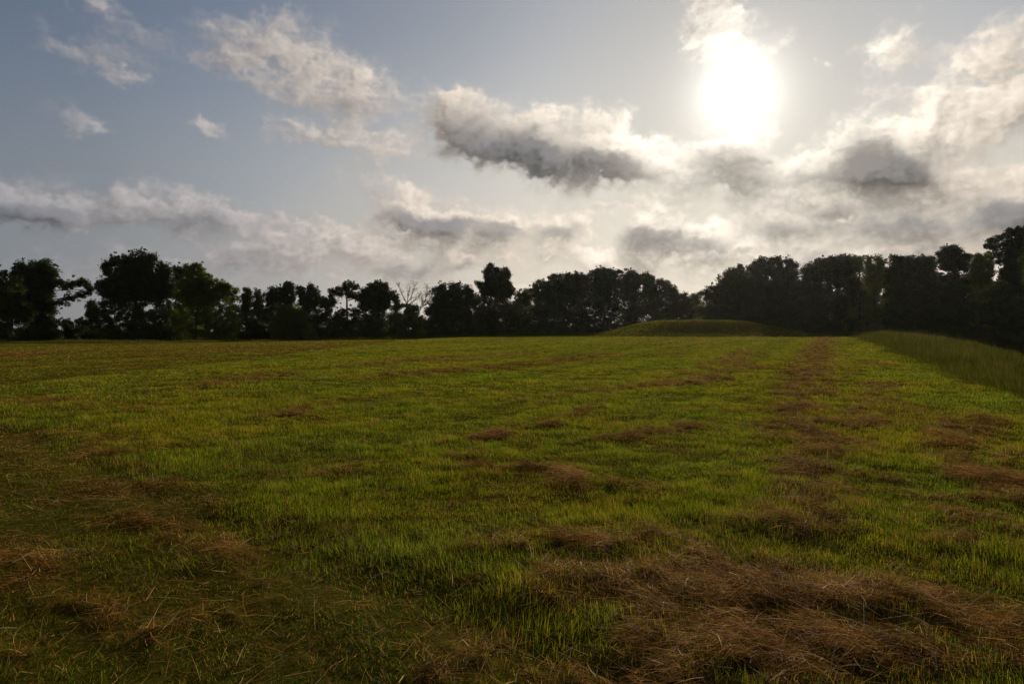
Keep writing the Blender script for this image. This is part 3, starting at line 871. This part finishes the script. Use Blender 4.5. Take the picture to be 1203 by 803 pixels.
# (pixel centre, pixel radii, tilt in degrees clockwise, weight)
CL = [
    (528, 132, 30, 24, 10, .9), (560, 158, 58, 34, 12, .9), (625, 172, 60, 34, 8, .9), (690, 188, 70, 32, 0, .9), (705, 145, 42, 24, 25, .6), (752, 182, 42, 26, 15, .7), (640, 140, 26, 14, 0, .4),
    (856, 186, 50, 24, 0, 1.1), (800, 200, 30, 20, 0, .6), (905, 208, 50, 18, 0, .7),
    (1000, 192, 55, 32, 5, 1.0), (1050, 200, 50, 28, 0, .9), (960, 196, 26, 20, 0, .5),
    (1168, 238, 48, 26, 0, 1.0), (1215, 230, 44, 34, 0, .9),
    (1040, 264, 56, 20, 3, .8), (915, 262, 52, 20, 0, .6), (972, 238, 50, 20, 0, .5), (1110, 256, 46, 20, 0, .5),
    (760, 270, 34, 18, 0, .8), (812, 280, 48, 17, 5, .8), (862, 288, 26, 12, 0, .5), (780, 240, 28, 16, 20, .5), (720, 240, 30, 14, 0, .35),
    (475, 250, 44, 17, 8, .8), (530, 264, 54, 22, 5, 1.0), (588, 268, 32, 16, 5, .7), (655, 262, 30, 18, 0, .65), (690, 270, 20, 14, 0, .4),
    (255, 62, 44, 32, 10, .56), (320, 58, 54, 40, 0, .62), (380, 82, 54, 40, 10, .64), (430, 110, 40, 26, 10, .6), (345, 108, 50, 20, 10, .45),
    (335, 155, 34, 20, 0, .6), (385, 158, 44, 24, 5, .62), (440, 172, 44, 20, 5, .5), (485, 178, 26, 14, 0, .35),
    (165, 238, 40, 20, 0, .7), (215, 248, 50, 24, 5, .85), (258, 246, 26, 22, 0, .75), (30, 238, 54, 24, 0, .8), (100, 248, 54, 22, 3, .8), (-40, 238, 50, 22, 0, .7),
    (105, 60, 56, 30, 15, .52), (140, 80, 34, 20, 0, .34), (125, 10, 56, 26, 25, .48), (95, 148, 44, 17, 10, .45), (243, 156, 20, 9, 25, .42), (231, 143, 9, 7, 0, .4),
    (435, 210, 32, 18, 0, .65), (480, 224, 30, 13, 5, .5), (525, 232, 26, 11, 0, .4),
    (330, 262, 46, 24, 0, .6), (385, 272, 46, 22, 0, .65), (295, 300, 70, 20, 0, .55), (430, 290, 60, 20, 0, .55),
    (830, 28, 38, 32, 10, 1.3), (862, 62, 34, 30, 25, 1.1), (925, 48, 20, 13, 0, .3), (880, 150, 70, 16, 0, .3),
    (1100, 140, 62, 34, -25, .9), (1050, 165, 50, 28, -15, .75), (1150, 150, 60, 44, 10, .9), (1048, 62, 40, 32, 20, .8), (1020, 120, 36, 20, -30, .4),
    (1160, 60, 44, 36, 0, .9), (1195, 100, 44, 50, 0, .85), (968, 76, 9, 6, 0, .6), (1100, 205, 60, 24, 10, .5), (1260, 60, 60, 60, 0, .6),
    (900, 235, 170, 34, 3, .34), (950, 300, 260, 30, 0, .30), (600, 305, 300, 26, 0, .26), (150, 320, 300, 34, 0, .24),
    (480, 318, 30, 12, 0, .45), (650, 300, 26, 12, 0, .5), (560, 300, 40, 12, 0, .4), (720, 305, 40, 12, 0, .4), (1060, 300, 60, 14, 0, .4),
    (-200, 150, 120, 50, 10, .6), (1420, 180, 120, 50, 0, .8),
]


def vmath(t, op, a, b=None, out=0):
    m = t.nodes.new('ShaderNodeVectorMath'); m.operation = op
    for i, v in ((0, a), (1, b)):
        if v is None: continue
        if isinstance(v, (tuple, list)): m.inputs[i].default_value = v
        else: t.links.new(v, m.inputs[i])
    return m.outputs[out]


DK = [
    (548, 152, 34, 22, 12, .7), (590, 168, 46, 24, 12, .9), (632, 192, 48, 24, 5, 1.1), (690, 196, 46, 18, 0, .8), (735, 200, 36, 14, 5, .7), (765, 206, 24, 8, 0, .3),
    (856, 188, 40, 18, 0, 1.3), (905, 212, 34, 9, 0, .5), (1005, 196, 46, 22, 5, 1.0), (1045, 205, 36, 18, 0, .9), (962, 212, 30, 10, 0, .6), (1015, 172, 22, 12, 0, .6),
    (1178, 246, 44, 16, 0, 1.0), (1240, 246, 50, 20, 0, .9), (1038, 268, 46, 14, 3, .9), (912, 272, 40, 10, 0, .6), (972, 248, 44, 9, 0, .4), (1100, 265, 40, 9, 0, .4),
    (762, 278, 28, 9, 0, .75), (815, 286, 38, 9, 5, .8), (485, 257, 36, 8, 8, .8), (535, 268, 40, 10, 5, .95), (590, 274, 26, 7, 5, .6), (655, 272, 22, 8, 0, .5),
    (212, 258, 42, 11, 5, .6), (255, 255, 20, 10, 0, .4), (30, 248, 50, 11, 0, .5), (90, 258, 50, 10, 3, .55), (-40, 248, 50, 14, 0, .6),
    (385, 172, 44, 10, 5, .32), (352, 112, 60, 12, 12, .22), (420, 126, 34, 8, 0, .25), (485, 318, 28, 9, 0, .6), (440, 222, 28, 8, 0, .4), (525, 180, 20, 10, 0, .3),
    (300, 304, 40, 10, 0, .3), (700, 245, 30, 6, 0, .25), (560, 308, 34, 6, 0, .3), (950, 310, 60, 9, 0, .3), (1130, 300, 60, 9, 0, .3), (246, 162, 15, 6, 20, .5), (1110, 178, 40, 10, 0, .3),
    (-200, 160, 100, 36, 10, .6), (1420, 190, 100, 36, 0, .8),
]
# cloud cover computed here on a grid of azimuth x elevation (nothing is loaded)
AZ0, AZ1, EL0, EL1, PPD = -56.0, 56.0, -2.0, 44.0, 15
CW, CH = int((AZ1 - AZ0) * PPD), int((EL1 - EL0) * PPD)
ca, ce = np.meshgrid(np.linspace(AZ0, AZ1, CW), np.linspace(EL0, EL1, CH))


def cfb(x, y, oct, seed, rough=.5):
    s_, a_, t_ = 0, 1.0, 0
    for i_ in range(oct):
        s_ = s_ + a_ * vnoise(x * 2 ** i_ + 13.7 * i_, y * 2 ** i_ + 5.1 * i_, seed + i_); t_ += a_; a_ *= rough
    return s_ / t_


def billow(x, y, oct, seed, rough=.55):
    s_, a_, t_ = 0, 1.0, 0
    for i_ in range(oct):
        v_ = 1 - np.abs(2 * vnoise(x * 2 ** i_ + 3.7 * i_, y * 2 ** i_ + 8.1 * i_, seed + i_) - 1)
        s_ = s_ + a_ * v_; t_ += a_; a_ *= rough
    return s_ / t_


qa = ca + 2.0 * (cfb(ca * .30, ce * .45, 3, 201) - .5) + 1.5 * (cfb(ca * 1.1, ce * 1.5, 4, 211, .6) - .5)
qe = ce + 1.2 * (cfb(ca * .30, ce * .45, 3, 221) - .5) + 1.2 * (cfb(ca * 1.1, ce * 1.5, 4, 231, .6) - .5)
def blobs(L_, k_):
    f = np.zeros(ca.shape)
    for (cx, cy_, rx, ry, tilt, w) in L_:
        a0, e0 = azel(cx, cy_)
        a1, _ = azel(cx + 1, cy_); _, e1 = azel(cx, cy_ - 1)
        t_ = R(-tilt)
        dx, dy = qa - a0, qe - e0
        ux = (dx * math.cos(t_) + dy * math.sin(t_)) / (rx * (a1 - a0)); uy = (-dx * math.sin(t_) + dy * math.cos(t_)) / (ry * (e1 - e0))
        f += w * np.exp(-k_ * (ux * ux + uy * uy))
    return f


band = .34 * np.exp(-((ce - 4.5) / 5.0) ** 2) * (.60 + .40 * smooth(-30, 5, ca))
cov = blobs(CL, 1.0) * 1.0 + band
core = blobs(DK, .80) * (1.45 - .40 * smooth(8, 13, ce))
n1_ = cfb(qa * .55, qe * .85, 7, 241, .56) - .5
n2_ = billow(ca * .9, ce * 1.25, 6, 251) - .62
n3_ = cfb(qa * .22, qe * .42, 4, 261, .6) - .5
cov = cov * .92 + (n1_ * 1.7 + n2_ * .55 + n3_ * .9) * (.24 + .58 * np.minimum(cov, 1.2))
core = core + (n1_ * 1.3 + n2_ * .7 + n3_ * .4) * np.minimum(core * .8 + .16, .8)


def shift(f, da, de):
    """f sampled at (az+da, el+de), da and de arrays in degrees"""
    xi = np.clip((ca + da - AZ0) / (AZ1 - AZ0) * (CW - 1), 0, CW - 1.001); yi = np.clip((ce + de - EL0) / (EL1 - EL0) * (CH - 1), 0, CH - 1.001)
    x0, y0 = xi.astype(int), yi.astype(int); fx, fy = xi - x0, yi - y0
    return (f[y0, x0] * (1 - fx) + f[y0, x0 + 1] * fx) * (1 - fy) + (f[y0 + 1, x0] * (1 - fx) + f[y0 + 1, x0 + 1] * fx) * fy


sa, se = math.degrees(SUN_AZ) - ca, math.degrees(SUN_EL) - ce
sl = np.hypot(sa, se) + 1e-3
ux, uy = sa / sl, se / sl + .55            # sunlight reaches the clouds' tops
body = np.clip(cov - .30, 0, 1.2)
self_ = 0
for k_, d_ in enumerate((.3, .7, 1.2, 1.8)):
    lim = np.minimum(d_, sl * .8)
    self_ = self_ + .25 * shift(body, ux * lim, uy * lim)
pix = np.ones((CH, CW, 4), np.float32)
csoft = cov + .30 * np.maximum(core, 0)
relief = 0
for d_, g_ in ((.35, 1.0), (.9, .8), (1.8, .6)):
    lim = np.minimum(d_, sl * .8)
    relief = relief + g_ * (csoft + .5 * core - shift(csoft + .5 * core, ux * lim, uy * lim))
pix[..., 0] = smooth(.12, .92, csoft)
cc = np.maximum(core + .05, 0)
pix[..., 1] = np.clip((1 - np.exp(-1.7 * cc ** 1.4)) * .98 + .16 * self_ - .10 + n3_ * .35, 0, 1)
pix[..., 2] = np.clip(.5 + .30 * relief + n1_ * .30, 0, 1)
img = bpy.data.images.new('cloud cover', CW, CH, float_buffer=True, is_data=True)
img.pixels.foreach_set(pix.ravel()); img.update(); img.pack()

tc = nt.nodes.new('ShaderNodeTexCoord').outputs['Generated']
nrm = vmath(nt, 'NORMALIZE', tc)
sep = nt.nodes.new('ShaderNodeSeparateXYZ'); nt.links.new(nrm, sep.inputs[0])
az = math_n(nt, 'MULTIPLY', math_n(nt, 'ARCTAN2', sep.outputs[0], sep.outputs[1]), 57.2958)
el = math_n(nt, 'MULTIPLY', math_n(nt, 'ARCSINE', sep.outputs[2]), 57.2958)
cmb = nt.nodes.new('ShaderNodeCombineXYZ')
nt.links.new(math_n(nt, 'DIVIDE', math_n(nt, 'SUBTRACT', az, AZ0), AZ1 - AZ0), cmb.inputs[0])
nt.links.new(math_n(nt, 'DIVIDE', math_n(nt, 'SUBTRACT', el, EL0), EL1 - EL0), cmb.inputs[1])
ti = nt.nodes.new('ShaderNodeTexImage'); ti.image = img; ti.extension = 'MIRROR'; ti.interpolation = 'Cubic'
nt.links.new(cmb.outputs[0], ti.inputs[0])
sc_ = nt.nodes.new('ShaderNodeSeparateColor'); nt.links.new(ti.outputs[0], sc_.inputs[0])


def mrange(v, a, b, c=0, d=1, interp='SMOOTHSTEP'):
    m = nt.nodes.new('ShaderNodeMapRange'); m.interpolation_type = interp
    nt.links.new(v, m.inputs[0])
    for i, x in zip((1, 2, 3, 4), (a, b, c, d)): m.inputs[i].default_value = x
    return m.outputs[0]


alpha = math_n(nt, 'MULTIPLY', sc_.outputs[0], .97)
thick = sc_.outputs[1]
cosang = vmath(nt, 'DOT_PRODUCT', nrm, tuple(SUN), 1)
angd = math_n(nt, 'MULTIPLY', math_n(nt, 'ARCCOSINE', math_n(nt, 'MINIMUM', cosang, .9999999)), 57.2958)
a01 = math_n(nt, 'DIVIDE', angd, 60, clamp=True)
bright = ramp(nt, a01, [(0, (1, .97, .90)), (.07, (1, .93, .82)), (.18, (.86, .77, .66)), (.35, (.72, .62, .52)), (.5, (.54, .475, .42)), (.7, (.37, .345, .34)), (1, (.27, .265, .28))])
dark = ramp(nt, a01, [(0, (.36, .32, .27)), (.10, (.23, .205, .18)), (.25, (.175, .17, .168)), (.5, (.165, .163, .17)), (1, (.15, .155, .175))])
ccol = mixc(nt, thick, bright, dark)
lift = vmath(nt, 'SCALE', ccol); nt.links.new(mrange(sc_.outputs[2], 0, 1, .58, 1.42, 'LINEAR'), lift.node.inputs['Scale'])
ccol = lift
ccol = vmath(nt, 'SCALE', ccol); ccol.node.inputs['Scale'].default_value = 1 / SKY
# Nishita, a little bluer
base = mixc(nt, 1.0, sky.outputs[0], (.88, .96, 1.04), 'MULTIPLY')
# thin milky layer low over the horizon
low = mrange(el, 2, 26, .88, .20)
mcol = vmath(nt, 'SCALE', ramp(nt, a01, [(0, (.86, .80, .71)), (.3, (.76, .68, .57)), (.45, (.64, .58, .505)), (.65, (.40, .39, .385)), (.8, (.27, .27, .28)), (1, (.20, .215, .245))]))
mcol.node.inputs['Scale'].default_value = 1 / SKY
base = mixc(nt, low, base, mcol)
base = vmath(nt, 'SCALE', base); nt.links.new(mrange(angd, 1, 18, .70, 1), base.node.inputs['Scale'])
allc = mixc(nt, alpha, base, ccol)
# the sun seen through thin cloud: bright disc and aureole
ex = lambda s: math_n(nt, 'POWER', 2.718, math_n(nt, 'MULTIPLY', math_n(nt, 'POWER', math_n(nt, 'DIVIDE', angd, s), 2), -1))
ex1 = math_n(nt, 'POWER', 2.718, math_n(nt, 'MULTIPLY', math_n(nt, 'POWER', math_n(nt, 'DIVIDE', angd, 1.4), 1.1), -1))
g_in = math_n(nt, 'MULTIPLY', ex1, 2.3 / SKY)
g_mid = math_n(nt, 'MULTIPLY', ex(4.4), .20 / SKY)
thru = math_n(nt, 'SUBTRACT', 1, math_n(nt, 'MULTIPLY', math_n(nt, 'MULTIPLY', thick, alpha), .8))
gl = math_n(nt, 'MULTIPLY', math_n(nt, 'ADD', g_in, g_mid), thru)
glc = vmath(nt, 'SCALE', (1, .95, .86)); nt.links.new(gl, glc.node.inputs['Scale'])
tot = vmath(nt, 'ADD', allc, glc)
nt.links.new(tot, bg.inputs[0])

sun = bpy.data.lights.new('sun', 'SUN'); sun.energy = 5.0; sun.angle = R(1.0); sun.color = (1, .90, .74)
so = bpy.data.objects.new('sun', sun); C.objects.link(so)
from mathutils import Vector
so.rotation_euler = Vector(SUN).to_track_quat('Z', 'Y').to_euler()
so.location = (30, -10, 40)

# ------------------------------------------------------------------ added lens glare haze
hz = bpy.data.meshes.new('veil')  # thin volume added to lift the dark trees as lens glare would
X_, ZB, ZT = 4400., -9., 32.
hz.from_pydata([(x, y, z) for z in (ZB, ZT) for y in (-X_, X_) for x in (-X_, X_)], [],
               [(0, 2, 3, 1), (4, 5, 7, 6), (0, 1, 5, 4), (2, 6, 7, 3), (0, 4, 6, 2), (1, 3, 7, 5)])
mh = bpy.data.materials.new('veil'); mh.use_nodes = True
ht = mh.node_tree; ht.nodes.clear()
ho = ht.nodes.new('ShaderNodeOutputMaterial'); pv = ht.nodes.new('ShaderNodeVolumePrincipled')
pv.inputs['Color'].default_value = (1, .98, .94, 1); pv.inputs['Density'].default_value = 2.2e-5; pv.inputs['Anisotropy'].default_value = .75
ht.links.new(pv.outputs[0], ho.inputs['Volume']); hz.materials.append(mh)
oh = link('veil', hz); oh['kind'] = 'stuff'; oh['label'] = 'added thin pale haze in the air over the field'; oh['category'] = 'veil'

# ------------------------------------------------------------------ camera and render settings
cam = bpy.data.cameras.new('camera'); cam.lens = 24; cam.sensor_width = 36; cam.clip_end = 6000; cam.clip_start = .05
co = bpy.data.objects.new('camera', cam); C.objects.link(co)
co.location = (0, 0, EYE); co.rotation_euler = (R(90) - PITCH, 0, 0)
sc.camera = co
world.cycles.sampling_method = 'MANUAL'; world.cycles.sample_map_resolution = 512
sc.view_settings.view_transform = 'Standard'; sc.view_settings.look = 'None'
sc.view_settings.exposure = 0; sc.view_settings.gamma = 1
sc.render.engine = 'CYCLES'
cy = sc.cycles
cy.max_bounces = 5; cy.diffuse_bounces = 3; cy.glossy_bounces = 1; cy.transmission_bounces = 3; cy.transparent_max_bounces = 4
cy.caustics_reflective = False; cy.caustics_refractive = False
cy.use_denoising = True
cy.use_adaptive_sampling = False
